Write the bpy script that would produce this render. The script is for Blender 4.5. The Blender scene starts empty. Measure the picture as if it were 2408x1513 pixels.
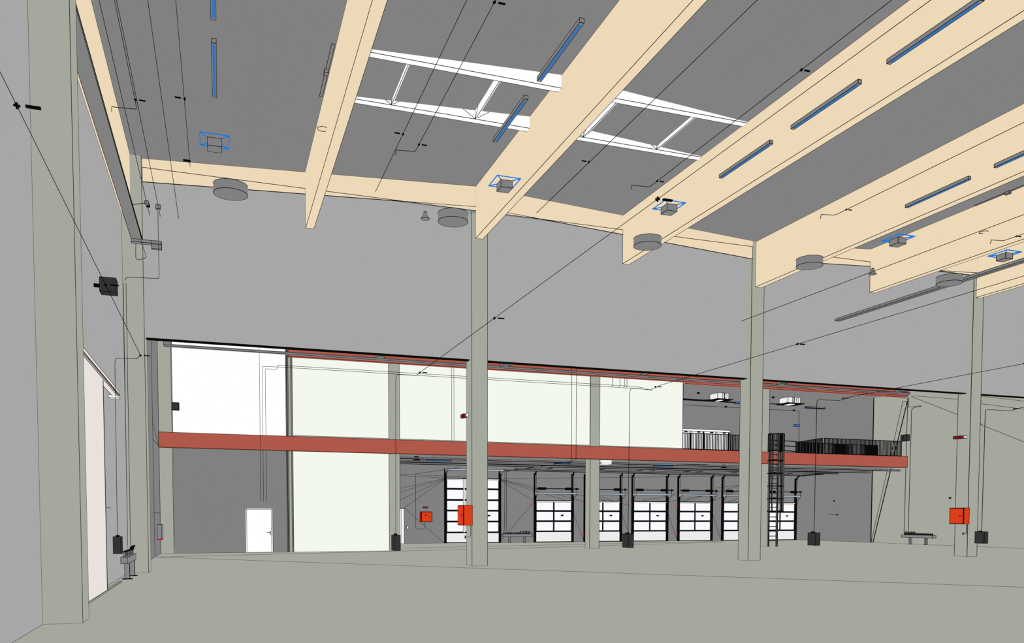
import bpy, math
from mathutils import Vector, Matrix
SC = bpy.context.scene
COL = SC.collection
CAM = Vector((0, 0, 1.7))

# ------------------------------------------------------------------ materials
def lin(v):
    v /= 255.0
    return v / 12.92 if v <= .04045 else ((v + .055) / 1.055) ** 2.4
MATS = {}
def material(name, rgb):
    m = bpy.data.materials.new(name); m.use_nodes = True
    nt = m.node_tree; nt.nodes.clear()
    out = nt.nodes.new('ShaderNodeOutputMaterial')
    d = nt.nodes.new('ShaderNodeBsdfDiffuse')
    d.inputs['Color'].default_value = (*[lin(c) for c in rgb], 1)
    nt.links.new(d.outputs[0], out.inputs[0])
    MATS[name] = m
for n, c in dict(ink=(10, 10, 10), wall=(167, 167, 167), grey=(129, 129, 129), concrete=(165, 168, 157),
                 wood=(237, 217, 184), red=(175, 89, 74), white=(255, 255, 255), panel=(243, 247, 237),
                 pink=(233, 225, 222), charcoal=(51, 51, 51), orange=(218, 63, 25), blue=(52, 116, 186),
                 blueframe=(25, 120, 215), glass=(250, 250, 254), pale=(236, 236, 236), lintel=(168, 180, 191),
                 tubegrey=(135, 135, 137), signal=(220, 20, 20), darkred=(130, 25, 30), softred=(205, 112, 98)).items():
    material(n, c)

# ------------------------------------------------------------------ mesh builder
K = .00034                                   # drawn edge bars: thin near, stouter far off
def rad(p):
    return max(.0016, K * (p - CAM).length)
class MB:
    def __init__(s):
        s.v = []; s.f = []; s.m = []
    def face(s, pts, m):
        b = len(s.v); s.v += [tuple(p) for p in pts]
        s.f.append(tuple(range(b, b + len(pts)))); s.m.append(m)
    def line(s, p, q, m='ink', k=1.0):
        p = Vector(p); q = Vector(q); d = q - p; L = d.length
        if L < 1e-6: return
        n = max(1, int(L / 5)); d.normalize()
        a = d.orthogonal().normalized(); b = d.cross(a)
        pts = [p + (q - p) * i / n for i in range(n + 1)]
        base = len(s.v)
        for i, c in enumerate(pts):
            r = rad(c) * k
            if i == 0: c = c - d * r * .7
            if i == n: c = c + d * r * .7
            for w in (a, b, -a, -b): s.v.append(tuple(c + w * r))
        for i in range(n):
            for j in range(4):
                x = base + i * 4
                s.f.append((x + j, x + (j + 1) % 4, x + 4 + (j + 1) % 4, x + 4 + j)); s.m.append(m)
        s.f.append(tuple(base + j for j in (3, 2, 1, 0))); s.m.append(m)
        x = base + n * 4
        s.f.append(tuple(x + j for j in (0, 1, 2, 3))); s.m.append(m)
    def hexa(s, c, m, ink=True):
        # c: 8 corners, bottom ring then top ring
        b = len(s.v); s.v += [tuple(p) for p in c]
        for q in ((3, 2, 1, 0), (4, 5, 6, 7), (0, 1, 5, 4), (1, 2, 6, 5), (2, 3, 7, 6), (3, 0, 4, 7)):
            s.f.append(tuple(b + i for i in q)); s.m.append(m)
        if ink:
            for i, j in ((0, 1), (1, 2), (2, 3), (3, 0), (4, 5), (5, 6), (6, 7), (7, 4), (0, 4), (1, 5), (2, 6), (3, 7)):
                if ink is True or (i, j) in ink: s.line(c[i], c[j])
    def box(s, x0, y0, z0, x1, y1, z1, m, ink=True):
        s.hexa([(x0, y0, z0), (x1, y0, z0), (x1, y1, z0), (x0, y1, z0),
                (x0, y0, z1), (x1, y0, z1), (x1, y1, z1), (x0, y1, z1)], m, ink)
    def cyl(s, c, ax, r0, r1, h, n, m, ink=True, caps=True):
        c = Vector(c); ax = Vector(ax).normalized(); a = ax.orthogonal().normalized(); b = ax.cross(a)
        P = [c + (a * math.cos(t) + b * math.sin(t)) * r0 for t in [2 * math.pi * i / n for i in range(n)]]
        Q = [c + ax * h + (a * math.cos(t) + b * math.sin(t)) * r1 for t in [2 * math.pi * i / n for i in range(n)]]
        for i in range(n):
            j = (i + 1) % n
            s.face([P[i], P[j], Q[j], Q[i]], m)
            if ink: s.line(P[i], P[j]); s.line(Q[i], Q[j])
        if caps: s.face(P[::-1], m); s.face(Q, m)
    def tube(s, pts, r, m='ink', n=6):
        for p, q in zip(pts, pts[1:]):
            p = Vector(p); q = Vector(q); d = q - p
            if d.length < 1e-6: continue
            d.normalize()
            s.cyl(p - d * r * .5, d, r, r, (q - p).length + r, n, m, ink=False)
    def wire(s, pts, k=1.0, m='ink'):
        for p, q in zip(pts, pts[1:]): s.line(p, q, m, k)
    def build(s, name, parent=None, loc=None):
        base = Vector((0, 0, 0))
        if parent is not None:
            p = parent
            while p is not None: base += p.location; p = p.parent
        L = Vector(loc) if loc is not None else Vector((0, 0, 0))
        off = base + L
        me = bpy.data.meshes.new(name)
        me.from_pydata([tuple(Vector(v) - off) for v in s.v], [], s.f)
        names = []
        for m in s.m:
            if m not in names: names.append(m)
        for m in names: me.materials.append(MATS[m])
        ix = {m: i for i, m in enumerate(names)}
        me.polygons.foreach_set('material_index', [ix[m] for m in s.m])
        me.update()
        o = bpy.data.objects.new(name, me); COL.objects.link(o)
        o.location = L
        if parent is not None: o.parent = parent
        return o
def tag(o, label, cat, group=None, kind=None):
    o['label'] = label; o['category'] = cat
    if group: o['group'] = group
    if kind: o['kind'] = kind
    return o
def thing(name, loc, label, cat, group=None, kind=None):
    o = bpy.data.objects.new(name, None); COL.objects.link(o)
    o.location = loc; o.empty_display_size = .2
    return tag(o, label, cat, group, kind)
def one(mb, name, loc, label, cat, group=None):
    return tag(mb.build(name, None, loc), label, cat, group)
def struct(mb, name, label, cat, parent=None):
    return tag(mb.build(name), label, cat, None, 'structure')

# ------------------------------------------------------------------ main dimensions (metres)
XL = -2.69; XR = 42.9; YW = 28.17; YR = 41.95; YB = 53.5; ZB = 10.05
RIDGE = 13.17; SL = .0537; X0R = 8.43; HALF = 11.43
def roof(x):
    d = abs(x - X0R) % (2 * HALF)
    return RIDGE - SL * (d if d <= HALF else 2 * HALF - d)
CW = .574
CX = {'c': 8.333, 'd': 19.81, 'e': 31.29}

# ------------------------------------------------------------------ setting
m = MB(); m.box(-3.2, -4, -.25, XR + .3, YB + .3, 0, 'concrete', ink=False)
for p, q in (((XL, -4), (XL, 28.5)), ((XL + .05, 38.37), (18.70, 15.015)), ((18.70, 15.015), (24.2, 9.0)),
             ((XL + .05, 38.37), (15.3, 43.3)), ((15.3, 43.3), (25.1, 47.0)), ((25.1, 47.0), (33.3, 49.98)),
             ((9.5, 45.47), (34.56, 51.8)), ((-2.06, 41.95), (8.1, 41.95)), ((11, YB), (42.9, YB)), ((XR, YB), (XR, 8)),
             ((XL, 28.6), (XL, 41.9))):
    m.line((*p, .001), (*q, .001))
struct(m, 'floor', 'olive grey concrete floor slab with thin dark joint lines', 'floor')

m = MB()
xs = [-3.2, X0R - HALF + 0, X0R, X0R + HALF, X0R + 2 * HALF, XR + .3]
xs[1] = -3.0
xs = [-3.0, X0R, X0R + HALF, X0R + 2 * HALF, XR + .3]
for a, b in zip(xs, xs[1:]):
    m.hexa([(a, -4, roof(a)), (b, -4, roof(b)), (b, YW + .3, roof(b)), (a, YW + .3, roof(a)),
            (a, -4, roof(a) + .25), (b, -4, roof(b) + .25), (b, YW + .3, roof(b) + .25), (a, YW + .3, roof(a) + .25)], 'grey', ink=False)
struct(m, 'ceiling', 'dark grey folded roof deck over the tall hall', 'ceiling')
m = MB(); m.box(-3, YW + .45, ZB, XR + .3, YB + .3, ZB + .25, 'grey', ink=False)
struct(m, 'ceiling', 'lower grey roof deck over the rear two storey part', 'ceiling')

m = MB(); m.box(XL - .3, -4, 0, XL, 28.5, 12.9, 'wall', ink=False)
struct(m, 'wall_left', 'light grey left wall beside the two big columns', 'wall')
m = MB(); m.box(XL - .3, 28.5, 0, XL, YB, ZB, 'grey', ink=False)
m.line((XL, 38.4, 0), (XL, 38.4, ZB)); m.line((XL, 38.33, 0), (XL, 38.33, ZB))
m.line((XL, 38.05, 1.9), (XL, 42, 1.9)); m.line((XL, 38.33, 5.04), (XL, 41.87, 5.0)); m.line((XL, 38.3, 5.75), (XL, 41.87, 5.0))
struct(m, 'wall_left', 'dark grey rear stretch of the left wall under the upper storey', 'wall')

m = MB(); m.box(XL - .3, -4.3, 0, XR + .3, -4, 13.4, 'wall', ink=False)
struct(m, 'wall_front', 'light grey wall behind the camera', 'wall')
m = MB(); m.box(XL - .3, YW + .25, ZB, XR + .3, YW + .5, 13.4, 'grey', ink=False)
struct(m, 'wall_back', 'grey upstand between the high and the low roof', 'wall')
segs = [(-2.116, CX['c'], 'first bay'), (CX['c'] + CW, CX['d'], 'second bay'), (CX['d'] + CW, CX['e'], 'third bay'), (CX['e'] + CW, XR, 'rightmost bay')]
for a, b, t in segs:
    m = MB(); m.box(a, YW, 7.27, b, YW + .24, 12.4, 'wall', ink=False)
    m.box(a, YW - .005, 7.237, b, YW + .24, 7.272, 'ink', ink=False)
    struct(m, 'wall_back', 'light grey cladding wall hung high in the %s from left' % t if 'bay' in t and t != 'rightmost bay' else 'light grey cladding wall hung high in the rightmost bay', 'wall')

RW = [(14.05,4.31,11.07,3.62),(14.05,4.28,11.07,3.37),(14.05,4.25,11.07,2.87),(14.05,4.22,11.32,2.35),(11.32,2.35,14.04,0.01),(11.08,4.56,15.67,4.42),(11.08,4.45,14.05,4.34),(18.02,4.32,20.41,3.86),(18.02,4.29,20.41,3.71),(18.02,4.26,20.41,3.57),(18.02,4.23,20.35,2.92),(20.35,2.72,18.02,0.15),(18.02,4.35,24.23,4.54),(25.42,4.56,37.69,4.90),(23.23,2.41,24.22,0.10),(27.01,2.40,27.78,0.59),(30.82,2.39,31.74,0.10),(34.62,2.37,35.47,0.14),(21.04,3.40,22.80,2.94),(21.84,3.41,24.17,2.86),(23.39,3.37,24.27,3.25),(25.43,3.21,27.80,2.59),(25.43,3.06,26.77,2.64),(28.82,2.96,31.63,3.45),(30.86,2.88,34.24,3.42),(32.17,2.93,37.70,4.29),(34.61,2.91,37.70,4.10),(36.02,2.92,37.71,3.36),(34.89,3.93,37.70,4.29)]
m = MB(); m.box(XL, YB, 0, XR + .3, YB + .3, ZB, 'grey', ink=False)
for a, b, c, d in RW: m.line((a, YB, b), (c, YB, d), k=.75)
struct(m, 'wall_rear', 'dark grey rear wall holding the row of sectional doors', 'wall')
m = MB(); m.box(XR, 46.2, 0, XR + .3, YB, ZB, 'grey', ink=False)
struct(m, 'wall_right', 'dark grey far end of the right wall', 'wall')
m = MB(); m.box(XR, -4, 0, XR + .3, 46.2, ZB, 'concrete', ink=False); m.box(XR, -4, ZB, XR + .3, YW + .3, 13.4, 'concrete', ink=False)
for a, b, c, d in [(42.90,9.76,37.50,8.69),(42.90,9.71,37.45,7.32),(37.59,9.00,34.77,8.33),(37.58,8.55,34.76,7.88),(37.63,7.34,34.70,6.03)]:
    m.line((XR, a, b), (XR, c, d), k=.85)
m.line((XR, 46.2, 0), (XR, 46.2, ZB), k=2.2)
struct(m, 'wall_right', 'olive grey concrete right wall with faint fan of lines', 'wall')

# partition between tall hall and rear part
m = MB(); m.box(-2.06, 42.02, 5.66, 3.06, 42.2, ZB, 'white', ink=False)
struct(m, 'wall_partition', 'pure white upper partition panel at far left', 'wall')
m = MB(); m.box(-2.06, 42.02, 0, 3.08, 42.2, 4.955, 'grey', ink=False)
m.line((-2.05, 42.02, 0), (3.08, 42.02, 0))
for x, z in ((-.87, 1.47), (-.62, 1.61), (.05, 2.04), (.21, 2.35), (.63, 2.4)): m.box(x, 42.0, z, x + .02, 42.03, z + .02, 'ink', ink=False)
struct(m, 'wall_partition', 'dark grey lower partition wall around the white door', 'wall')
for a, b, t in ((3.40, 8.11, 'left of the second column'), (8.675, 19.33, 'between two columns'), (19.92, 25.22, 'beside the upper railing')):
    m = MB(); m.box(a, 42.02, 5.735, b, 42.2, 9.56, 'panel', ink=False)
    m.box(a, 42.0, 5.66, b, 42.2, 5.735, 'concrete', ink=False); m.line((a, 42.0, 5.735), (b, 42.0, 5.735), k=.8)
    if a > 8 and a < 9:
        m.box(11.44, 42.005, 5.74, 11.55, 42.03, 9.5, 'white', ink={(0, 4), (1, 5)})
    if a > 19: m.line((b, 42.02, 5.735), (b, 42.02, 9.56)); m.line((b - .02, 42.0, 5.7), (b + .02, 42.0, 9.5), k=.5)
    struct(m, 'wall_partition', 'off-white upper partition panel ' + t, 'wall')
m = MB(); m.box(3.40, 42.02, 0, 8.11, 42.2, 4.955, 'panel', ink=False); m.line((3.40, 42.02, 0), (8.11, 42.02, 0))
struct(m, 'wall_partition', 'off-white lower partition panel under the red beam', 'wall')
m = MB()
m.box(3.08, YR, 0, 3.37, 42.3, 4.955, 'concrete'); m.box(3.08, YR, 5.66, 3.37, 42.3, ZB, 'concrete')
for z0, z1 in ((0, 4.955), (5.66, ZB)):
    m.box(3.06, 41.93, z0, 3.13, YR, z1, 'grey'); m.box(3.30, 41.93, z0, 3.36, YR, z1, 'grey')
    m.line((3.10, 41.92, z0), (3.10, 41.92, z1), k=1.3); m.line((3.17, 41.94, z0), (3.17, 41.94, z1), k=1.2)
struct(m, 'trim_1', 'narrow dark edged partition end between white and off-white panels', 'trim')
m = MB(); m.box(3.40, 42.2, 4.975, 41.45, YB, 5.62, 'grey', ink=False); m.line((25.2, 42.2, 5.62), (41.45, 42.2, 5.62))
struct(m, 'floor_mezzanine', 'grey upper storey slab behind the long red beam', 'floor')

# ------------------------------------------------------------------ concrete columns
def column(x, y0, y1, z1, label, notch=None, w=CW):
    m = MB(); m.box(x, y0, 0, x + w, y1, z1, 'concrete', ink={(0, 1), (1, 2), (3, 0), (0, 4), (1, 5), (2, 6), (3, 7)})
    one(m, 'concrete_column', (x + w / 2, (y0 + y1) / 2, 0), label, 'column', 'concrete columns')
column(XL, 14.76, 15.40, 10.79, 'largest olive concrete column, nearest the camera on the left wall')
column(XL, 27.58, 28.5, 12.55, 'olive concrete column in the far left corner of the tall hall')
column(CX['c'], 27.93, 28.60, 12.27, 'tall olive column in mid picture carrying an orange cabinet')
column(CX['d'], 27.93, 28.60, 12.56, 'tall olive column standing just left of the caged ladder')
column(CX['e'], 27.93, 28.60, 12.22, 'tall olive column at far right with orange cabinet on its left')
column(XL + .01, YR, 42.5, 10.0, 'shorter rear olive column at far left beside the white panel')
column(8.11, YR, 42.5, 9.52, 'rear olive column right of the big off-white lower panel', w=.56)
column(19.345, YR, 42.55, 9.52, 'rear olive column amid the row of sectional doors')
column(30.55, YR, 42.55, 9.52, 'rear olive column half hidden behind the caged ladder')

# ------------------------------------------------------------------ timber
def roofbeam(x, y1, label, w=.2556, zb=None):
    m = MB(); a, b = x, x + w
    zb = roof(x + w / 2) - 1.775 if zb is None else zb
    m.hexa([(a, -3, zb), (b, -3, zb), (b, y1, zb), (a, y1, zb), (a, -3, roof(a)), (b, -3, roof(b)), (b, y1, roof(b)), (a, y1, roof(a))],
           'wood', ink={(0, 1), (1, 2), (2, 3), (3, 0), (6, 7), (7, 4), (5, 6), (3, 7), (2, 6)})
    return m
BX = [2.72, 8.48, 14.147, 19.98, 25.57, 31.44]
LB = ['pale timber roof beam first right of the left wall, hanging free in mid bay', 'pale timber roof beam meeting the middle column', 'pale timber roof beam with three blue strip lights crossing it',
      'broad pale timber roof beam meeting the column near the ladder', 'pale timber roof beam ending beside the small grey cone at right', 'lowest right pale timber roof beam meeting the rightmost column']
for i, (x, l) in enumerate(zip(BX, LB)):
    y1 = 27.93 if i % 2 else 27.90
    m = roofbeam(x, y1, l, zb=(11.09, 11.41, 11.10, 10.80, 11.09, 11.41)[i])
    if i in (0, 4):
        z0, y0 = 11.78, (22.30 if i == 0 else 22.40)
        pts = [(x - .09 + .14 * math.cos(t), y0 + .14 * math.sin(t), z0) for t in [math.radians(a) for a in range(50, 311, 20)]]
        m.wire(pts)
    one(m, 'timber_beam', (x + .128, 12, 11), l, 'beam', 'timber roof beams')
m = MB(); zl = 10.80
a, b = XL, XL + .256
m.hexa([(a, -3, zl), (b, -3, zl), (b, 27.57, zl), (a, 27.57, zl), (a, -3, roof(a) - .01), (b, -3, roof(b)), (b, 27.57, roof(b)), (a, 27.57, roof(a) - .01)], 'wood',
       ink={(1, 2), (2, 3), (3, 0), (5, 6)})
one(m, 'timber_beam', (a + .1, 12, 11), 'pale timber roof beam lying along the left wall above the columns', 'beam', 'timber roof beams')
def edgebeam(x0, x1, label):
    m = MB(); y = 27.905
    n = [x0, x1]
    m.hexa([(x0, y, roof(x0) - .70), (x1, y, roof(x1) - .70), (x1, YW, roof(x1) - .58), (x0, YW, roof(x0) - .58),
            (x0, y, roof(x0) - .002), (x1, y, roof(x1) - .002), (x1, YW, roof(x1)), (x0, YW, roof(x0))], 'wood', ink={(0, 1), (4, 5), (0, 4), (1, 5)})
    m.hexa([(x0, y - .015, 12.335), (x1, y - .015, 12.335), (x1, YW, 12.46), (x0, YW, 12.46),
            (x0, y - .015, roof(x0) - .01), (x1, y - .015, roof(x1) - .01), (x1, YW, roof(x1) - .01), (x0, YW, roof(x0) - .01)], 'wood', ink={(0, 1)})
    f = lambda x: roof(x) - .70
    m.line((x0, y - .018, f(x0)), (x1, y - .018, f(x1)))
    one(m, 'timber_edge_beam', ((x0 + x1) / 2, y + .1, 12.4), label, 'beam', 'timber edge beams')
edgebeam(-2.112, 8.475, 'pale timber edge beam along the wall top in the leftmost bay')
edgebeam(8.745, 19.80, 'pale timber edge beam along the wall top right of the middle column')
edgebeam(20.39, 31.43, 'pale timber edge beam along the wall top beside the cone at right')
edgebeam(31.87, XR, 'pale timber edge beam along the wall top at far right')

# ------------------------------------------------------------------ red steel beams
m = MB(); m.box(-2.68, 41.68, 4.957, 41.47, 41.93, 5.655, 'red')
one(m, 'steel_beam', (19, 41.8, 4.957), 'long brick red beam carrying the upper storey', 'beam')
m = MB(); m.box(3.18, 41.70, 9.515, 41.45, 41.94, 10.04, 'red')
m.box(25.2, 41.74, 9.41, 41.35, 41.94, 9.512, 'softred', ink={(0, 1)}); m.line((25.2, 41.735, 9.46), (41.3, 41.735, 9.46), k=.7)
one(m, 'steel_beam', (20, 41.8, 9.5), 'upper brick red beam right under the edge of the grey cladding wall', 'beam')

# ------------------------------------------------------------------ skylights
def skylight(x0, x1, mx, label):
    t = thing('skylight', ((x0 + x1) / 2, 21.5, 12.83), label, 'skylight', 'skylights')
    for y0, y1 in ((20.26, 20.47), (22.60, 22.82)):
        m = MB(); m.hexa([(x0, y0, 12.83), (x1, y0, 12.83), (x1, y1, 12.83), (x0, y1, 12.83), (x0, y0, max(12.84, roof(x0) - .004)), (x1, y0, max(12.84, roof(x1) - .004)),
                          (x1, y1, max(12.84, roof(x1) - .004)), (x0, y1, max(12.84, roof(x0) - .004))], 'white', ink={(0, 1), (2, 3)})
        m.build('curb', t)
    for x in mx:
        m = MB(); zt = roof(x) - .004
        m.box(x, 20.47, 12.83, x + .03, 22.60, zt, 'white', ink=False); m.line((x, 20.47, 12.83), (x, 22.6, 12.83))
        h = zt - 12.83
        m.line((x - .003, 22.596, 12.83), (x - .003, 22.596, zt)); m.line((x - .003, 22.596, 12.83), (x - .003, 22.596 - 1.2 * h, zt))
        m.line((x, 22.596, 12.83), (x + (1.6 if x < X0R else 1.2) * h, 22.596, zt)); m.line((x, 22.596, 12.83), (x - 1.6 * h, 22.596, zt))
        m.build('mullion', t)
    m = MB(); m.hexa([(x0, 20.47, roof(x0) - .012), (x1, 20.47, roof(x1) - .012), (x1, 22.6, roof(x1) - .012), (x0, 22.6, roof(x0) - .012),
                      (x0, 20.47, roof(x0) - .004), (x1, 20.47, roof(x1) - .004), (x1, 22.6, roof(x1) - .004), (x0, 22.6, roof(x0) - .004)], 'grey', ink=False)
    m.build('pane', t)
skylight(2.985, 8.468, (4.49, 6.85), 'white framed skylight left of the beam at the middle column')
skylight(8.748, 14.135, (10.15, 12.57), 'white framed skylight right of the beam at the middle column')

# ------------------------------------------------------------------ strip lights
ROWS = ['leftmost row', 'second row from left', 'third row from left', 'rightmost row']
NTH = ['farthest', 'second farthest', 'third farthest', 'fourth farthest']
for r, X in enumerate((-.006, 5.75, 11.48, 17.19)):
    for n in range(4):
        y1 = 17.50 - 2.66 * n; y0 = y1 - 1.95
        if n >= (2, 2, 3, 2)[r]: continue
        t = thing('strip_light', (X, (y0 + y1) / 2, 9.9), '%s blue strip light of the %s under the roof' % (NTH[n], ROWS[r]), 'light', 'blue strip lights')
        m = MB(); m.box(X - .04, y0, 9.90, X + .04, y1, 9.975, 'grey'); m.build('housing', t)
        m = MB(); m.box(X - .024, y0 + .06, 9.892, X + .024, y1 - .06, 9.90, 'blue', ink=False); m.build('lens', t)

# ------------------------------------------------------------------ fan heaters with blue wire frame
for X, l in ((-.02, 'leftmost grey box unit with blue frame under the roof'), (6.80, 'grey box unit with blue frame above the middle column'), (11.47, 'grey box unit with blue frame on the beam right of the middle column'),
             (19.27, 'grey box unit with blue frame second from the right'), (23.56, 'rightmost grey box unit with blue frame under the roof')):
    Y = 19.92
    t = thing('ceiling_box_unit', (X, Y, 9.9), l, 'ceiling unit', 'grey box units with blue frames')
    m = MB(); m.box(X - .15, Y - .165, 9.90, X + .15, Y + .165, 10.075, 'grey'); m.build('unit_body', t)
    m = MB(); a = [(X - .305, Y - .34, 10.085), (X + .305, Y - .34, 10.085), (X + .305, Y + .34, 10.085), (X - .305, Y + .34, 10.085)]
    b = [(X - .15, Y - .165, 10.08), (X + .15, Y - .165, 10.08), (X + .15, Y + .165, 10.08), (X - .15, Y + .165, 10.08)]
    for i in range(4): m.line(a[i], a[(i + 1) % 4], 'blueframe', 1.7); m.line(a[i], b[i], 'blueframe', 1.6)
    m.build('wire_frame', t)
for X, l in ((.33, 'leftmost grey drum unit under the edge beam'), (5.95, 'grey drum unit just left of the middle column'), (11.79, 'grey drum unit in front of the beam right of the middle column'),
             (17.5, 'grey drum unit in front of the beam near the ladder column'), (23.2, 'rightmost grey drum unit near the small cone')):
    m = MB(); m.cyl((X, 21.69, 9.6), (0, 0, 1), .4, .4, .215, 40, 'grey')
    one(m, 'ceiling_drum_unit', (X, 21.69, 9.6), l, 'ceiling unit', 'grey drum units')
for X, l in ((5.303, 'small grey hanging cone left of the middle column'), (20.40, 'small grey hanging cone by the beam end at right')):
    m = MB(); m.cyl((X, 22.15, 9.755), (0, 0, 1), .117, .05, .16, 20, 'grey'); m.cyl((X, 22.15, 9.915), (0, 0, 1), .035, .03, .03, 12, 'grey')
    one(m, 'hanging_cone', (X, 22.15, 9.755), l, 'cone', 'small hanging cones')
for X, l in ((2.45, 'thin grey rail with a small box beside the first free beam'), (23.58, 'thin grey rail with a small box above the right beam')):
    t = thing('sensor_rail', (X, 19.85, 12), l, 'rail', 'sensor rails')
    m = MB(); m.box(X - .04, 18.7, 12.0, X + .03, 21.08, 12.02, 'grey', ink={(0, 1), (1, 2), (2, 3), (3, 0)}); m.build('rail', t)
    m = MB(); m.box(X - .07, 19.78, 11.93, X + .02, 19.93, 12.0, 'grey'); m.build('sensor_box', t)

# ------------------------------------------------------------------ cable trays
t = thing('cable_tray', (-2.27, 14, 10.02), 'dark grey cable tray running along the left wall under the beam', 'tray')
m = MB(); m.box(-2.415, -3, 10.02, -2.125, 14.74, 10.10, 'grey', ink={(1, 2), (3, 0), (5, 6)}); m.line((-2.118, -3, 10.06), (-2.118, 14.74, 10.06), k=1.2)
m.box(-2.415, 15.42, 10.02, -2.125, 27.56, 10.10, 'grey', ink={(1, 2), (2, 3), (3, 0), (5, 6)}); m.line((-2.118, 15.42, 10.06), (-2.118, 27.56, 10.06), k=1.2); m.build('long_run', t)
m = MB(); m.box(-2.415, 27.38, 9.93, -1.87, 27.56, 10.015, 'grey'); m.box(-1.87, 27.38, 9.93, -1.585, 27.56, 10.015, 'grey')
m.box(-1.86, 27.44, 9.80, -1.585, 27.54, 9.93, 'grey'); m.build('end_run', t)
m = MB(); m.box(23.83, -3, 9.78, 24.05, 27.9, 9.86, 'grey'); m.line((23.94, -3, 9.778), (23.94, 27.9, 9.778), k=1.0)
one(m, 'cable_tray', (23.94, 12, 9.78), 'grey cable tray hanging below the right roof beams', 'tray')
t = thing('cable_tray', (19, 41.4, 9.54), 'grey cable tray running across in front of the upper red beam', 'tray')
m = MB(); m.box(-2.36, 41.34, 9.545, 41.25, 41.56, 9.64, 'tubegrey', ink={(0, 1), (4, 5)}); m.line((-2.36, 41.335, 9.61), (41.25, 41.335, 9.61), k=.6); m.build('long_run', t)
m = MB(); m.box(-2.37, 41.30, 9.60, -2.05, 41.55, 10.03, 'grey'); m.build('riser', t)
m = MB(); m.hexa([(22.0, 41.3, 9.645), (22.3, 41.3, 9.645), (22.3, 41.5, 9.645), (22.0, 41.5, 9.645), (23.2, 41.3, 10.03), (23.5, 41.3, 10.03), (23.5, 41.5, 10.03), (23.2, 41.5, 10.03)], 'grey'); m.build('riser', t)
for X, Y, l in ((6.97, 38, 'small grey box unit left of the middle column under the cladding wall'), (13.04, 38, 'small grey box unit right of the middle column under the cladding wall'),
                (29.0, 38, 'small blue framed box unit half hidden at the ladder column'), (37.2, 38, 'small grey box unit at the right end of the upper red beam')):
    t = thing('hanging_box_unit', (X, Y, 9.0), l, 'ceiling unit', 'small box units under the rear roof')
    m = MB(); m.box(X - .18, Y - .2, 9.02, X + .18, Y + .2, 9.19, 'grey'); m.build('unit_body', t)
    m = MB(); m.box(X - .32, Y - .3, 9.20, X + .3, Y + .3, 9.215, 'blueframe', ink=False); m.build('mounting_plate', t)

# ------------------------------------------------------------------ overhead pipes
def clamp(t, X, Y, z, side=1, s=1.0):
    m = MB(); r = .028 * s
    m.cyl((X, Y - .025, z), (0, 1, 0), r * .8, r * .8, .05, 8, 'ink', ink=False); m.box(X - .03, Y - .008, z - .008, X + .03, Y + .008, z + .008, 'ink', ink=False); m.box(X - .008, Y - .008, z - .03, X + .008, Y + .008, z + .03, 'ink', ink=False)
    m.build('pipe_clamp', t)
    m = MB(); a, b = sorted((X + side * .075, X + side * .205)); m.box(a, Y - .018, z - .004, b, Y + .018, z + .016, 'ink', ink=False); m.build('hanger_plate', t)
ZS = 10.93
def pipe(name, pts, loc, label, cat='pipe', group='thin black pipes under the roof', k=1.0):
    t = thing(name, loc, label, cat, group)
    m = MB(); m.wire(pts, k); m.build('pipe_run', t)
    return t
G2 = 'thin black pipes under the roof'
t = pipe('sprinkler_pipe', [(-1.925, -3, ZS), (-1.93, 27.93, ZS)], (-1.93, 12, ZS), 'thin black pipe nearest the left wall with a valve by the corner column')
m = MB(); m.wire([(-2.39, 27.2, ZS), (-1.93, 26.84, ZS)]); m.cyl((-1.93, 26.8, ZS), (0, 1, 0), .06, .06, .1, 10, 'grey'); m.box(-1.95, 26.9, ZS - .1, -1.85, 26.95, ZS - .02, 'ink', ink=False); m.build('valve', t)
t = pipe('sprinkler_pipe', [(-1.66, -3, ZS), (-1.67, 20.8, ZS), (-1.69, 20.86, ZS), (-2.12, 20.92, ZS), (-2.19, 20.92, ZS), (-2.2, 20.95, ZS - .1)], (-1.66, 12, ZS), 'thin black pipe at left bending towards the wall before its end')
clamp(t, -1.66, 20.41, ZS)
t = pipe('sprinkler_pipe', [(-1.633, -3, ZS), (-1.632, 27.9, ZS)], (-1.63, 13, ZS), 'thin black pipe whose valve feeds the drop at the corner column')
m = MB(); m.box(-1.70, 27.05, ZS - .06, -1.58, 27.13, ZS + .06, 'grey'); m.build('valve', t)
m = MB(); m.wire([(-1.66, 27.3, ZS), (-1.67, 27.5, 8.98), (-1.70, 27.5, 8.93), (-2.48, 27.5, 8.90), (-2.58, 27.5, 8.87), (-2.62, 27.5, 8.76)]); m.tube([(-2.62, 27.52, 8.76), (-2.64, 27.52, .85)], .045, 'concrete', 8); m.line((-2.66, 27.475, 8.7), (-2.68, 27.475, .85)); m.line((-2.585, 27.475, 8.7), (-2.60, 27.475, .85)); m.build('drop_pipe', t)
pipe('drain_pipe', [(-2.30, 27.5, 9.92), (-2.31, 27.5, 9.51), (-2.28, 27.5, 9.45), (-2.21, 27.5, 9.44), (-2.06, 27.5, 9.50), (-2.02, 27.5, 9.56), (-2.14, 27.3, 9.95)], (-2.2, 27.5, 9.44), 'thin black pipe loop under the left cable tray end', 'pipe')
pipe('sprinkler_pipe', [(-1.105, -3, ZS), (-1.109, 27.9, ZS)], (-1.1, 13, ZS), 'thin black straight pipe third from the left wall without any fitting')
t = pipe('sprinkler_pipe', [(-.63, -3, ZS), (-.64, 23.74, ZS)], (-.63, 12, ZS), 'thin black pipe left of the leftmost blue strip lights')
clamp(t, -.63, 20.0, ZS, -1)
m = MB(); m.box(-.80, 23.40, ZS, -.62, 23.46, ZS + .04, 'ink', ink=False); m.build('end_plate', t)
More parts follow.
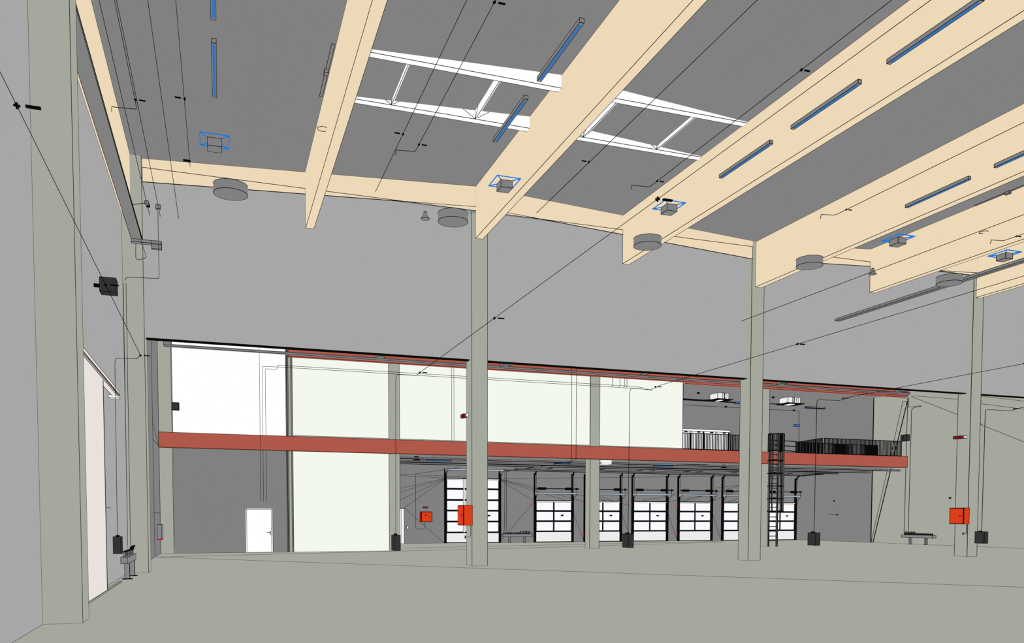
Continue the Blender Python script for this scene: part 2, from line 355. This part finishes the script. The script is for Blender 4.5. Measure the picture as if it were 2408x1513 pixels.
t = pipe('sprinkler_pipe', [(4.272, -3, ZS), (4.253, 23.77, ZS)], (4.26, 12, ZS), 'thin black straight pipe across the left skylight')
clamp(t, 4.26, 20.05, ZS, -1)
t = pipe('sprinkler_pipe', [(4.746, -3, ZS), (4.745, 20.8, ZS), (4.72, 20.88, ZS), (4.34, 20.94, ZS), (4.27, 20.95, ZS), (4.26, 20.97, ZS - .12)], (4.745, 12, ZS), 'thin black hooked pipe across the left skylight')
clamp(t, 4.745, 20.46, ZS); clamp(t, 4.745, 14.47, ZS)
t = pipe('sprinkler_pipe', [(9.14, -3, ZS), (9.14, 23.77, ZS)], (9.14, 12, ZS), 'thin black straight pipe across the right skylight')
clamp(t, 9.13, 19.97, ZS, -1)
t = pipe('sprinkler_pipe', [(11.39, -3, ZS), (11.40, 20.8, ZS), (11.37, 20.88, ZS), (10.95, 20.93, ZS), (10.87, 20.93, ZS), (10.86, 20.95, ZS - .12)], (11.4, 12, ZS), 'thin black hooked pipe right of the middle column bay')
clamp(t, 11.40, 20.45, ZS); clamp(t, 11.40, 14.48, ZS)
t = pipe('sprinkler_pipe', [(17.79, -3, ZS), (17.77, 20.8, ZS), (17.74, 20.9, ZS), (17.4, 20.97, ZS), (17.33, 20.98, ZS), (17.32, 21.0, ZS - .12)], (17.78, 12, ZS), 'thin black hooked pipe in front of the broad beam near the ladder column')
clamp(t, 17.77, 20.41, ZS)
t = pipe('sprinkler_pipe', [(24.65, -3, ZS), (24.67, 20.8, ZS), (24.66, 20.9, ZS), (24.28, 20.97, ZS), (24.21, 20.98, ZS), (24.20, 21.0, ZS - .12)], (24.66, 12, ZS), 'thin black hooked pipe at the right picture edge')
clamp(t, 24.67, 20.44, ZS)
pipe('sprinkler_pipe', [(19.32, -3, 9.41), (19.32, 27.9, 9.41)], (19.32, 12, 9.41), 'thin black pipe ending on the cladding wall by the ladder column')
# supply pipes with hanging socket boxes
ZP = 5.66
for X, xb, l1, l2 in ((-1.80, -2.39, 'thin black low supply pipe crossing the two left columns', 'dark socket box hanging by the left wall'),
                      (5.17, 4.53, 'long thin black supply pipe crossing the middle column', 'dark socket box hanging before the column right of the off-white panel'),
                      (12.42, 11.62, 'thin black supply pipe crossing the ladder column', 'dark socket box hanging before the sectional doors'),
                      (19.42, 18.46, 'thin black supply pipe sloping above the right column', 'dark socket box hanging right of the caged ladder'),
                      (27.02, 25.78, 'thin black supply pipe at the far right picture edge', 'dark socket box hanging right of the rightmost column')):
    t = pipe('supply_pipe', [(X, -3, ZP), (X, 22.0, ZP), (X - .03, 22.22, ZP - .04), (X - .1, 22.38, ZP - .07), (xb + .12, 22.4, ZP - .07), (xb + .03, 22.4, ZP - .09), (xb, 22.4, ZP - .18), (xb - .02, 22.4, 1.26)],
             (X, 12, ZP), l1, 'pipe', 'supply pipes')
    for Y in (9.26, 15.76, 22.28): clamp(t, X, Y, ZP, 1, .8)
    t = thing('socket_box', (xb - .02, 22.45, .81), l2, 'box', 'dark hanging socket boxes')
    m = MB(); m.box(xb - .10, 22.22, .81, xb + .07, 22.60, 1.225, 'charcoal'); m.build('box_body', t)
    m = MB(); m.box(xb - .06, 22.40, 1.225, xb + .02, 22.5, 1.265, 'ink', ink=False); m.build('cable_gland', t)

# pipes on the rear partition
def pipeset(label, runs, loc, name='wall_pipe', k=.9):
    t = thing(name, loc, label, 'pipe', 'thin pipes on the rear partition')
    for r in runs:
        m = MB(); m.wire(r, k); m.build('pipe_run', t)
    return t
pipeset('thin pipe dropping past the red beam left of the pair', [[(1.83, 41.5, 9.9), (1.822, 41.62, 4.9), (1.82, 41.9, 2.48)]], (1.83, 41.5, 2.48))
pipeset('pair of thin pipes that run far right above the off-white panels', [
    [(2.10, 41.97, 2.48), (2.11, 41.97, 4.95)], [(2.11, 41.97, 5.66), (2.115, 41.92, 8.83), (2.16, 41.92, 8.88), (2.62, 41.92, 8.88), (2.67, 41.92, 8.95), (2.70, 41.92, 9.09), (22.0, 41.92, 9.10), (22.6, 41.92, 9.06)],
    [(1.96, 41.97, 2.48), (1.97, 41.97, 4.95)], [(1.97, 41.97, 5.66), (1.975, 41.92, 8.95), (2.02, 41.92, 8.99), (2.6, 41.92, 9.0), (22.5, 41.92, 8.99), (23.2, 41.92, 8.93)]], (2, 41.9, 2.48))
pipeset('pair of thin pipes dropping past the red beam to the middle bench', [
    [(18.04, 41.55, 9.95), (18.06, 41.55, 4.80), (18.15, 42.3, 4.78), (18.22, 53.2, 4.83), (18.23, 53.3, 4.75), (18.23, 53.3, 2.52), (18.20, 53.3, .8)],
    [(18.33, 41.55, 9.95), (18.32, 41.55, 4.88), (18.36, 42.3, 4.86), (18.36, 53.2, 4.86), (18.36, 53.3, 4.80), (18.35, 53.3, .8)]], (18.2, 41.55, 4.8))
pipeset('four short thin drops with valves right of the rear column', [[(x, 41.88, 9.95), (x, 41.88, 9.06), (x - .06, 41.88, 9.02)] for x in (20.65, 21.12, 21.41, 21.55)], (21, 41.9, 9))
pipeset('thin pipe in the upper storey dropping to a small blue box', [[(32.3, 53.4, 10.0), (42.3, 53.4, 10.0), (42.35, 53.4, 9.95), (42.38, 53.4, 6.5)]], (42, 53.4, 6))
pipeset('pair of thin pipes dropping to the right hand bench', [[(42.8, 43.1, 10.0), (42.8, 43.15, .75)], [(42.8, 41.95, 8.95), (42.8, 42.6, 8.92), (42.8, 42.75, 8.8), (42.8, 42.8, .75)], [(42.8, 43.0, 9.6), (42.8, 43.02, 9.02), (42.8, 42.0, 8.98)]], (42.8, 43, .75))
m = MB(); m.hexa([(42.86, 45.98, .06), (42.86, 46.14, .06), (42.89, 46.14, .06), (42.89, 45.98, .06), (42.86, 43.2, 9.42), (42.86, 43.57, 9.46), (42.89, 43.57, 9.46), (42.89, 43.2, 9.42)], 'concrete')
one(m, 'wall_brace', (42.87, 45, .06), 'slanting olive brace on the right wall behind the railing', 'brace')

# ------------------------------------------------------------------ left wall items
m = MB(); m.box(-2.57, 16.0, .02, -2.50, 21.02, 4.87, 'pink', ink={(1, 2), (2, 6), (1, 5), (5, 6)})
t = thing('sliding_door', (-2.53, 19, 0), 'pale pink sliding door panel on the left wall', 'door')
m.build('door_panel', t)
m = MB(); m.line((-2.5, 21.02, 1.92), (-2.5, 21.95, 1.93)); m.line((-2.497, 21.02, .02), (-2.497, 21.02, 4.87), k=2.0); m.build('edge_strip', t)
m = MB(); m.box(-2.60, 16.0, 4.83, -2.47, 23.95, 4.99, 'pink'); m.line((-2.465, 16.0, 4.90), (-2.465, 23.95, 4.90), k=1.6); m.line((-2.465, 16.0, 4.865), (-2.465, 23.95, 4.865), k=1.2)
m.box(-2.69, 23.7, 4.80, -2.45, 23.95, 4.86, 'white'); m.build('top_rail', t)
m = MB(); m.box(-2.53, 16.0, .0, -2.47, 23.7, .035, 'concrete'); m.build('floor_guide', t)
m = MB(); m.box(-2.55, 21.2, 6.88, -2.21, 21.55, 7.20, 'charcoal'); m.box(-2.69, 21.35, 7.0, -2.55, 21.4, 7.08, 'ink', ink=False)
one(m, 'wall_box', (-2.38, 21.4, 6.88), 'black box mounted on the left wall between the two columns', 'box', 'black wall boxes')
m = MB(); m.box(-2.09, 41.75, 6.72, -1.78, 42.01, 7.05, 'charcoal')
one(m, 'wall_box', (-1.94, 41.88, 6.72), 'black box mounted at the left edge of the white panel', 'box', 'black wall boxes')
m = MB(); m.box(42.6, 42.96, 6.82, 42.89, 43.42, 7.22, 'charcoal'); m.line((42.59, 43.2, 6.82), (42.59, 43.2, 7.22))
one(m, 'wall_box', (42.7, 43.2, 6.82), 'black box mounted above the right end of the upper railing', 'box', 'black wall boxes')
t = thing('extinguisher_cabinet', (-2.6, 41.0, .7), 'small grey wall cabinet with red base beside the far left column', 'cabinet')
m = MB(); m.box(-2.68, 39.9, .74, -2.50, 40.8, 1.38, 'tubegrey'); m.build('cabinet_body', t)
m = MB(); m.box(-2.68, 39.89, .69, -2.49, 40.8, .74, 'signal', ink=False); m.build('red_base', t)

# heating manifolds on legs
def manifold(label, o, u, L, zt, nv, wd=.28, legs=(.25, .75), vh=.08):
    # o: start point on floor, u: direction 'x' or 'y' along its length
    t = thing('manifold_bench', (o[0], o[1], 0), label, 'bench', 'grey manifold benches')
    def B(m, a0, a1, b0, b1, z0, z1, c, ink=True):
        if u == 'x': m.box(o[0] + a0, o[1] + b0, z0, o[0] + a1, o[1] + b1, z1, c, ink)
        else: m.box(o[0] + b0, o[1] + a0, z0, o[0] + b1, o[1] + a1, z1, c, ink)
    m = MB(); B(m, 0, L, -wd / 2, wd / 2, zt - .17, zt, 'tubegrey'); m.build('trough', t)
    for a in (legs[0] * L, legs[1] * L):
        m = MB(); B(m, a - .05, a + .05, -.06, .06, .02, zt - .17, 'tubegrey'); m.build('leg', t)
        m = MB(); B(m, a - .1, a + .1, -.13, .13, 0, .02, 'ink', False); m.build('foot_plate', t)
    for i in range(nv):
        a = .06 * L + .88 * L * i / (nv - 1)
        tall = i > nv * .6
        m = MB(); B(m, a - .016, a + .016, -.02, .02, zt, zt + vh, 'grey'); B(m, a - .034, a + .034, -.03, .03, zt + vh, zt + vh + .035, 'ink', False)
        if tall: B(m, a - .012, a + .012, -.01, .05, zt + vh, zt + vh + .1, 'ink', False); B(m, a - .034, a + .034, .03, .08, zt + vh + .08, zt + vh + .13, 'ink', False)
        m.build('valve', t)
manifold('grey manifold bench on legs by the left wall near the sliding door', (-2.45, 24.15), 'y', 2.35, .635, 8, .16, (.32, .90), .13)
manifold('grey manifold bench on legs between the first two sectional doors', (17.99, 53.15), 'x', 2.15, .60, 18)
manifold('grey manifold bench on legs against the olive right wall', (42.66, 40.55), 'y', 2.55, .62, 18)

# ------------------------------------------------------------------ orange hydrant cabinets, call points
def cabinet(x0, y0, z0, x1, y1, z1, side, label):
    t = thing('hydrant_cabinet', ((x0 + x1) / 2, (y0 + y1) / 2, z0), label, 'cabinet', 'orange hydrant cabinets')
    m = MB(); m.box(x0, y0, z0, x1, y1, z1, 'orange'); m.build('cabinet_body', t)
    if side == 'x':
        m = MB(); m.box(x0 - .018, y0 + .02, z0 + .02, x0 - .001, y1 - .02, z1 - .02, 'orange'); d = m.build('door', t)
        m = MB(); yy = y0 + .22 * (y1 - y0); m.box(x0 - .04, yy - .05, (z0 + z1) / 2 - .03, x0 - .018, yy + .05, (z0 + z1) / 2 + .035, 'darkred', ink=False); m.build('latch', d)
    else:
        m = MB(); m.box(x0 + .05, y0 - .02, z0 + .02, x1 - .02, y0 - .001, z1 - .02, 'orange'); m.line((x0 + .05, y0 - .022, z0 + .02), (x0 + .05, y0 - .022, z1 - .02), k=2); d = m.build('door', t)
        m = MB(); m.box(x0 + .28, y0 - .05, z0 + .40, x0 + .40, y0 - .02, z0 + .5, 'darkred', ink=False); m.box(x0 + .56, y0 - .05, z0 + .30, x0 + .63, y0 - .02, z0 + .38, 'darkred', ink=False); m.build('latch', d)
    return t
t = cabinet(8.02, 27.86, 1.438, 8.33, 28.60, 2.139, 'x', 'orange hydrant cabinet on the left side of the middle column')
t = cabinet(30.965, 27.85, 1.455, 31.27, 28.60, 2.17, 'x', 'orange hydrant cabinet on the left side of the rightmost column')
cabinet(12.37, 53.25, 1.43, 13.14, 53.47, 2.10, 'y', 'orange hydrant cabinet on the rear wall beside the tall sectional door')
def elbow(x, y, z, label):
    t = thing('drain_pipe', (x, y, z), label, 'pipe', 'drain pipes below the hydrant cabinets')
    m = MB(); m.wire([(x, y, z + .42), (x - .005, y, z + .06), (x - .03, y, z), (x - .18, y, z - .01)]); m.build('pipe_run', t)
    m = MB(); m.box(x - .22, y - .02, z - .06, x - .19, y + .02, z + .05, 'ink', ink=False); m.build('valve', t)
elbow(8.28, 27.9, 1.03, 'thin bent drain pipe below the cabinet on the middle column')
elbow(31.2, 27.9, 1.03, 'thin bent drain pipe below the cabinet on the rightmost column')
t = thing('alarm_camera', (8.12, 28.1, 5.21), 'small white and red alarm box on the left side of the middle column', 'alarm', 'alarm boxes')
m = MB(); m.box(8.04, 28.0, 5.22, 8.16, 28.33, 5.34, 'darkred'); m.build('base', t)
m = MB(); m.box(8.125, 27.93, 5.23, 8.21, 28.0, 5.35, 'white'); m.build('lens', t)
t = thing('alarm_camera', (30.9, 28.1, 5.23), 'small white and red alarm box on the left side of the rightmost column', 'alarm', 'alarm boxes')
m = MB(); m.box(30.78, 28.0, 5.235, 31.0, 28.35, 5.345, 'darkred'); m.build('base', t)
m = MB(); m.box(31.0, 27.93, 5.235, 31.10, 28.0, 5.345, 'white'); m.build('lens', t)
m = MB(); m.box(12.60, 53.44, 2.34, 12.92, 53.49, 2.43, 'darkred')
one(m, 'exit_indicator', (12.76, 53.46, 2.34), 'tiny dark red indicator above the rear orange cabinet', 'indicator')
m = MB(); m.wire([(14.9, 52.0, 5.0), (12.1, 53.35, 4.58), (12.08, 53.4, 4.5), (12.08, 53.4, 1.04), (12.14, 53.4, .97), (12.62, 53.4, .97), (12.70, 53.4, 1.05), (12.70, 53.4, 1.40)], .8)
one(m, 'wall_pipe', (12.1, 53.4, .97), 'thin pipe looping down to the rear orange cabinet', 'pipe')
m = MB(); m.box(11.48, 53.43, .98, 11.60, 53.49, 1.14, 'white')
one(m, 'light_switch', (11.54, 53.46, .98), 'tiny wall switch beside the narrow white rear door', 'switch')
for i, (x, y, z, l) in enumerate(((42.84, 49.93, 2.94, 'tiny black sensor high on the dark right wall'), (42.84, 49.6, 1.92, 'tiny black wall socket lower on the dark right wall'), (42.84, 39.61, 2.93, 'tiny black sensor on the olive wall left of the rightmost column'))):
    m = MB(); m.box(x, y - .08, z, x + .05, y + .08, z + .1, 'ink', ink=False)
    if i == 1: m.line((x, y + .2, z + .05), (x, y + .8, z + .05))
    one(m, 'wall_sensor', (x, y, z), l, 'sensor')

# ------------------------------------------------------------------ white door in the dark partition
d = MB(); 
d.box(1.11, 41.97, 0, 1.17, 42.02, 2.15, 'white'); d.box(2.32, 41.97, 0, 2.38, 42.02, 2.15, 'white'); d.box(1.17, 41.97, 2.09, 2.32, 42.02, 2.15, 'white')
door = struct(d, 'door_1', 'white hinged door in the dark grey lower partition', 'door')
m = MB(); m.box(1.17, 41.985, .01, 2.32, 42.015, 2.09, 'white'); leaf = m.build('door_leaf', door)
m = MB(); m.box(2.10, 41.92, .97, 2.27, 41.95, 1.0, 'ink', ink=False); m.box(2.24, 41.94, .85, 2.28, 41.985, 1.04, 'ink', ink=False); m.build('door_handle', leaf)
d = MB(); d.box(10.35, 53.43, 0, 11.30, 53.5, 2.27, 'white')
door = struct(d, 'door_2', 'narrow white door at the left of the rear wall', 'door')
m = MB(); m.box(10.4, 53.41, .01, 11.12, 53.43, 2.18, 'white'); m.build('door_leaf', door)

# ------------------------------------------------------------------ sectional doors
def sectional(n, x0, x1, zp, rails, ztop, zspring, label, mull):
    t = thing('door_%d' % n, ((x0 + x1) / 2, YB - .1, 0), label, 'door', None, 'structure')
    y = YB - .06
    for a, b in ((x0, x0 + .13), (x1 - .13, x1)):
        m = MB(); m.box(a, y - .16, 0, b, y + .05, ztop - .25, 'ink', ink=False); m.box(a + .045, y - .175, zp + .4, b - .045, y - .16, ztop - .3, 'tubegrey', ink=False); m.build('track', t)
    # curved track ends and ceiling runs towards the hall
    for a in (x0 + .065, x1 - .065):
        m = MB(); pts = []
        for i in range(9):
            s = math.radians(i * 11.25); pts.append((a, y - .1 - .45 * (1 - math.cos(s)), ztop - .5 + .45 * math.sin(s)))
        pts.append((a, y - 3.2, ztop - .03)); m.tube(pts, .06, 'ink', 6); m.build('ceiling_track', t)
    z = rails
    m = MB(); m.box(x0 + .13, y - .03, 0, x1 - .13, y + .05, .05, 'ink', ink=False); m.box(x0 + .13, y - .02, .05, x1 - .13, y + .04, z[0] - .04, 'pale', ink=True); m.build('bottom_panel', t)
    for a, b in zip(z, z[1:]):
        m = MB(); m.box(x0 + .13, y - .04, a - .055, x1 - .13, y + .04, a + .055, 'ink', ink=False)
        if mull: m.box((x0 + x1) / 2 - .05, y - .045, a, (x0 + x1) / 2 + .05, y + .03, b, 'ink', ink=False)
        else:
            m.box(x0 + 1.30, y - .045, a, x0 + 1.42, y + .03, b, 'white')
        m.build('rail', t)
        if mull: spans = ((x0 + .19, (x0 + x1) / 2 - .05), ((x0 + x1) / 2 + .05, x1 - .17))
        else: spans = ((x0 + .19, x0 + 1.30), (x0 + 1.42, x1 - .17))
        for p, q in spans:
            m = MB(); m.box(p, y - .01, a + .055, q, y + .01, b - .055, 'glass', ink={(0, 4), (4, 5)})
            m.build('pane', t)
    m = MB(); m.box(x0 + .13, y - .05, z[-1] - .045, x1 - .13, y + .04, zp, 'white', ink=False); m.box(x0 + .1, y - .06, zp, x1 - .1, y + .04, zp + .07, 'ink', ink=False); m.build('top_rail', t)
    m = MB(); m.tube([(x0 - .0, y - .35, zspring), (x1 + .1, y - .35, zspring)], .03); 
    for c in (x0 + .2, x1 - .75): m.cyl((c, y - .35, zspring), (1, 0, 0), .095, .095, .55, 10, 'ink', ink=False)
    m.cyl((x1 + .05, y - .35, zspring), (1, 0, 0), .08, .02, .28, 8, 'ink', ink=False); m.build('spring_shaft', t)
    m = MB(); m.box(x0 + .05, y - .4, zspring - .38, x1 + .12, y - .1, zspring - .27, 'lintel', ink={(0, 1), (4, 5)}); m.build('lintel_beam', t)
    m = MB()
    for a in (x0 + .15, x1 + .1):
        m.wire([(a, y - .4, zspring - .4), (a - .14, y - .1, zspring - .78)], .8); m.line((a, y - .4, zspring - .38), (a, y - .38, zspring + .1), k=.8)
    m.build('bracket', t)
    if mull:
        m = MB()
        for zz in (2.62, .56): m.line((x0 - .33, y - .1, zz), (x0 - .02, y - .1, zz), 'signal', .9)
        m.build('sensor_beam', t)
    m = MB(); hx = x1 - .85; hz = z[1] + .42
    m.box(hx - .10, y - .08, hz - .05, hx + .10, y - .04, hz + .03, 'ink', ink=False); m.box(hx - .05, y - .08, hz - .09, hx + .05, y - .04, hz - .05, 'ink', ink=False); m.build('door_handle', t)
SD = ['first', 'second', 'third', 'fourth', 'fifth', 'sixth']
sectional(3, 14.02, 17.97, 4.30, [.72, 1.455, 2.19, 2.90, 3.64, 4.30], 5.42, 5.22, 'tall white five window sectional door behind the middle column', False)
WH = ['white sectional door just right of the manifold bench on the rear wall', 'white sectional door half hidden by the rear olive column', 'white sectional door right of the hanging socket box',
      'white sectional door in the middle of the row of smaller doors', 'white sectional door cut off by the ladder column', 'white sectional door behind the caged ladder']
for i, x in enumerate((20.40, 24.17, 27.94, 31.71, 35.49, 39.27)):
    sectional(4 + i, x, x + 2.95, 2.86, [.77, 1.48, 2.19, 2.86], 5.03, 3.72, WH[i], True)

# ------------------------------------------------------------------ under the upper storey
UT = ['nearest', 'second nearest', 'third nearest', 'fourth nearest', 'farthest']
for i, (Y, z, x0) in enumerate(((42.9, 4.85, 8.7), (44.6, 4.80, 8.7), (46.6, 4.82, 8.7), (49.2, 4.80, 17.5), (51.2, 4.84, 17.5))):
    m = MB(); m.box(x0, Y - .14, z - .05, 42.0 - .9 * i, Y + .14, z + .02, 'grey'); m.line((x0, Y, z - .052), (42 - .9 * i, Y, z - .052), k=.9 if i % 2 else 1.6)
    one(m, 'ceiling_tray', (25, Y, z), '%s grey cable tray under the upper storey slab' % UT[i], 'tray', 'cable trays under the slab')
for x0, x1, Y, l in ((10.46, 11.64, 43.5, 'blue strip light under the slab nearest the red beam at left'), (10.68, 12.07, 45.4, 'blue strip light under the slab further back at left'), (18.22, 19.18, 45.2, 'blue strip light under the slab left of the rear column'),
                  (16.70, 17.04, 43.6, 'small blue lamp under the slab left of the rear column'), (24.64, 25.91, 45.2, 'blue strip light under the slab above the middle sectional doors'), (25.6, 27.2, 43.4, 'blue strip light under the slab nearest the red beam right of centre'), (33.5, 35.0, 43.6, 'blue strip light under the slab right of the caged ladder')):
    k = (Y - 0) / 43.5
    m = MB(); m.box(x0 * 1.02, Y - .06, 4.86, x1 * 1.02, Y + .06, 4.93, 'blue')
    one(m, 'slab_light', (x0, Y, 4.86), l, 'light', 'blue lights under the slab')
t = thing('ceiling_fan_coil', (20.7, 43, 4.74), 'white square unit under the slab right of the rear column', 'unit')
m = MB(); m.box(20.43, 42.6, 4.86, 20.98, 43.2, 4.972, 'white', ink=False); m.build('casing', t)
m = MB(); m.box(20.43, 42.6, 4.76, 20.98, 43.2, 4.86, 'pale', ink=False); m.build('base_panel', t)
for x, y, l in ((9.75, 43.3, 'small black bracket under the slab at left'), (29.0, 43.6, 'small black bracket under the slab left of the ladder column')):
    m = MB(); m.box(x, y, 4.78, x + .22, y + .1, 4.97, 'ink', ink=False); m.box(x - .08, y, 4.76, x + .3, y + .1, 4.80, 'ink', ink=False)
    one(m, 'slab_bracket', (x, y, 4.8), l, 'bracket')

# ------------------------------------------------------------------ upper storey
for x0, x1, Y, w, l in ((30.05 * 1.02 + .1, 31.12 * 1.02, 46.9, .9, 'white cassette unit in the upper room left of the ladder column'), (35.45 * 1.02 + .1, 36.7 * 1.02, 46.9, .9, 'white cassette unit in the upper room right of the ladder column')):
    t = thing('cassette_unit', ((x0 + x1) / 2, Y, 9.35), l, 'unit', 'white ceiling cassette units')
    m = MB(); m.box(x0, Y, 9.53, x1 - .15, Y + w, 9.90, 'pale'); m.line((x0 + .5, Y - .005, 9.53), (x0 + .5, Y - .005, 9.90), k=2); m.line((x0 + .38, Y - .005, 9.53), (x0 + .38, Y - .005, 9.90)); m.build('casing', t)
    m = MB(); m.cyl((x1 - .40, Y - .02, 9.73), (0, 1, 0), .1, .1, .02, 14, 'white'); m.build('side_outlet', t)
    m = MB(); m.box(x0 - .18, Y - .15, 9.46, x1 + .12, Y + w + .1, 9.51, 'ink', ink=False); m.box(x0 + .25, Y + .1, 9.44, x1 - .5, Y + w - .2, 9.465, 'white', ink=False); m.build('grille_panel', t)
    m = MB(); m.wire([(x0 - .15, Y - .1, 9.47), (x0 - .7, Y - .2, 9.38), (x0 - 1.2, Y - .25, 9.33), (x0 - 3.0, Y - .25, 9.34)], 1.8); m.build('hose', t)
t = thing('light_rail', (30.5, 47, 9.45), 'long thin black light rail across the upper room ceiling', 'rail')
m = MB(); m.box(27.6, 47.9, 9.46, 33.1, 47.96, 9.53, 'ink', ink=False); m.build('rail', t)
m = MB(); m.box(32.75, 47.85, 9.42, 33.5, 47.97, 9.53, 'blue'); m.build('lamp_head', t)
m = MB(); m.box(38.7, 48.1, 9.42, 40.35, 48.22, 9.52, 'blue'); m.box(38.75, 48.08, 9.455, 40.3, 48.1, 9.53, 'tubegrey')
one(m, 'wall_light', (39.5, 48.1, 9.42), 'blue strip light in the upper room right of the cassette unit', 'light')
m = MB(); m.box(41.85, 53.2, 8.80, 42.25, 53.4, 8.94, 'blue')
one(m, 'wall_light', (42, 53.3, 8.8), 'small blue wall box in the upper room corner', 'light')
for x, y, l in ((30.02, 48.07, 'black ceiling detector left of the left cassette unit'), (35.6, 53.2, 'black ceiling detector below the left cassette unit'), (35.9, 48.0, 'black ceiling detector left of the right cassette unit'), (41.7, 53.2, 'black ceiling detector below the right cassette unit')):
    m = MB(); m.cyl((x, y, 9.93), (0, 0, 1), .06, .11, .12, 10, 'ink', ink=False)
    one(m, 'ceiling_detector', (x, y, 9.93), l, 'detector', 'black ceiling detectors')
w = MB()
for a in ((31.6, 36.15, 8.12, 8.27), (31.6, 36.15, 5.63, 5.75)): w.box(a[0], 53.40, a[2], a[1], 53.5, a[3], 'white')
w.box(36.0, 53.40, 5.75, 36.15, 53.5, 8.12, 'white')
win = struct(w, 'window_1', 'white framed glazed front in the upper room behind the railing', 'window')
for i in range(4):
    x = 31.7 + i * 1.1
    m = MB(); m.box(x, 53.45, 5.76, x + .98, 53.48, 8.10, 'white', ink=False); m.build('pane', win)
    m = MB(); m.box(x + .98, 53.40, 5.76, x + 1.08, 53.5, 8.10, 'ink' if i % 2 else 'white'); m.build('mullion', win)
    m = MB(); m.box(x + .5, 53.36, 8.02, x + .75, 53.42, 8.12, 'ink', ink=False); m.build('hinge', win)

def railing(label, p, q, zb, zt, n, r=.021):
    p = Vector((*p, 0)); q = Vector((*q, 0))
    t = thing('railing', ((p.x + q.x) / 2, (p.y + q.y) / 2, zb), label, 'railing', 'black upper storey railings')
    for z in (zt, zb + .1):
        m = MB(); m.tube([(p.x, p.y, z), (q.x, q.y, z)], .024); m.build('handrail' if z == zt else 'bottom_rail', t)
    for i in range(n):
        c = p + (q - p) * i / (n - 1)
        m = MB(); m.tube([(c.x, c.y, zb), (c.x, c.y, zt)], r if i % 10 else .032, 'ink', 5); m.build('baluster' if i % 10 else 'post', t)
railing('black baluster railing left of the ladder column on the upper storey', (25.3, 42.32), (30.5, 42.32), 5.64, 6.66, 50, .027)
railing('long black baluster railing along the upper storey edge at right', (35.5, 42.32), (41.6, 42.32), 5.64, 6.68, 62, .026)
railing('black railing returning into the upper storey beside the stair gap', (35.8, 45.4), (35.5, 42.5), 5.64, 6.7, 28, .026)
railing('black railing on the rear side of the stair gap at right', (36.0, 45.45), (42.6, 45.45), 5.64, 6.7, 60, .03)
t = thing('guard_bars', (32.7, 42.3, 5.7), 'three black guard bars between the ladder cage and the railing', 'guard')
for z in (6.42, 6.12, 5.82):
    m = MB(); m.tube([(31.7, 42.3, z + .02), (33.4, 42.3, z - .02)], .028); m.build('bar', t)

# ------------------------------------------------------------------ caged ladder
t = thing('caged_ladder', (31.15, 41.4, 0), 'black caged ladder leading up to the long red beam', 'ladder')
LY = 41.45
for x in (30.80, 31.40):
    m = MB(); m.box(x - .035, LY - .04, 0, x + .035, LY + .04, 6.75, 'tubegrey'); m.line((x, LY - .045, 0), (x, LY - .045, 6.75), k=.8); m.build('stile', t)
for i in range(22):
    z = .35 + i * .285
    m = MB(); m.tube([(30.80, LY, z), (31.40, LY, z)], .022); m.build('rung', t)
def hoop(a): return (31.10 + .42 * math.cos(a), LY - .02 - .74 * math.sin(a))
AN = [math.radians(a) for a in range(0, 181, 15)]
for z in (2.12, 2.85, 3.6, 4.35, 5.1, 5.68, 6.66):
    m = MB()
    for a, b in zip(AN, AN[1:]):
        (x0, y0), (x1, y1) = hoop(a), hoop(b)
        m.tube([(x0, y0, z), (x1, y1, z)], .032)
    m.build('hoop', t)
for a in (10, 45, 80, 115, 150):
    x, y = hoop(math.radians(a)); m = MB(); m.box(x - .028, y - .015, 2.1, x + .028, y + .015, 6.68, 'tubegrey'); m.build('cage_bar', t)
for a in range(0, 181, 12):
    x, y = hoop(math.radians(a)); m = MB(); m.tube([(x, y, 5.68), (x, y, 6.66)], .03, 'ink', 5); m.build('guard_bar', t)

# ------------------------------------------------------------------ light: an even white sky, same ambient everywhere
w = bpy.data.worlds.new('World'); SC.world = w; w.use_nodes = True
bg = w.node_tree.nodes['Background']; bg.inputs[0].default_value = (1, 1, 1, 1); bg.inputs[1].default_value = 1
SC.cycles.use_fast_gi = True; SC.cycles.fast_gi_method = 'ADD'
SC.cycles.ao_bounces = 1; SC.cycles.ao_bounces_render = 1
w.light_settings.distance = .0004; w.light_settings.ao_factor = 1.0
SC.cycles.max_bounces = 0; SC.cycles.diffuse_bounces = 0

# ------------------------------------------------------------------ camera
f = 1943.06; px = 1204.0; py = 1305.36
yaw, pitch, roll = math.radians(19.387), math.radians(-2.5576), math.radians(-.0748)
cy, sy = math.cos(yaw), math.sin(yaw); cp, sp = math.cos(pitch), math.sin(pitch); cr, sr = math.cos(roll), math.sin(roll)
R = Matrix(((cy, sy, 0), (-sy, cy, 0), (0, 0, 1))) @ Matrix(((1, 0, 0), (0, cp, -sp), (0, sp, cp))) @ Matrix(((cr, 0, sr), (0, 1, 0), (-sr, 0, cr)))
right, fwd, up = R @ Vector((1, 0, 0)), R @ Vector((0, 1, 0)), R @ Vector((0, 0, 1))
M = Matrix.Identity(4)
for i in range(3): M[i][0], M[i][1], M[i][2], M[i][3] = right[i], up[i], -fwd[i], CAM[i]
cd = bpy.data.cameras.new('camera'); co = bpy.data.objects.new('camera', cd); COL.objects.link(co)
co.matrix_world = M
cd.sensor_fit = 'HORIZONTAL'; cd.sensor_width = 36; cd.lens = f / 2408 * 36
cd.shift_x = -(px - 1204) / 2408; cd.shift_y = (py - 756.5) / 2408
cd.clip_start = .05; cd.clip_end = 300
SC.camera = co
SC.view_settings.view_transform = 'Standard'; SC.view_settings.look = 'None'
SC.view_settings.exposure = 0; SC.view_settings.gamma = 1
try: SC.view_settings.use_curve_mapping = False
except Exception: pass
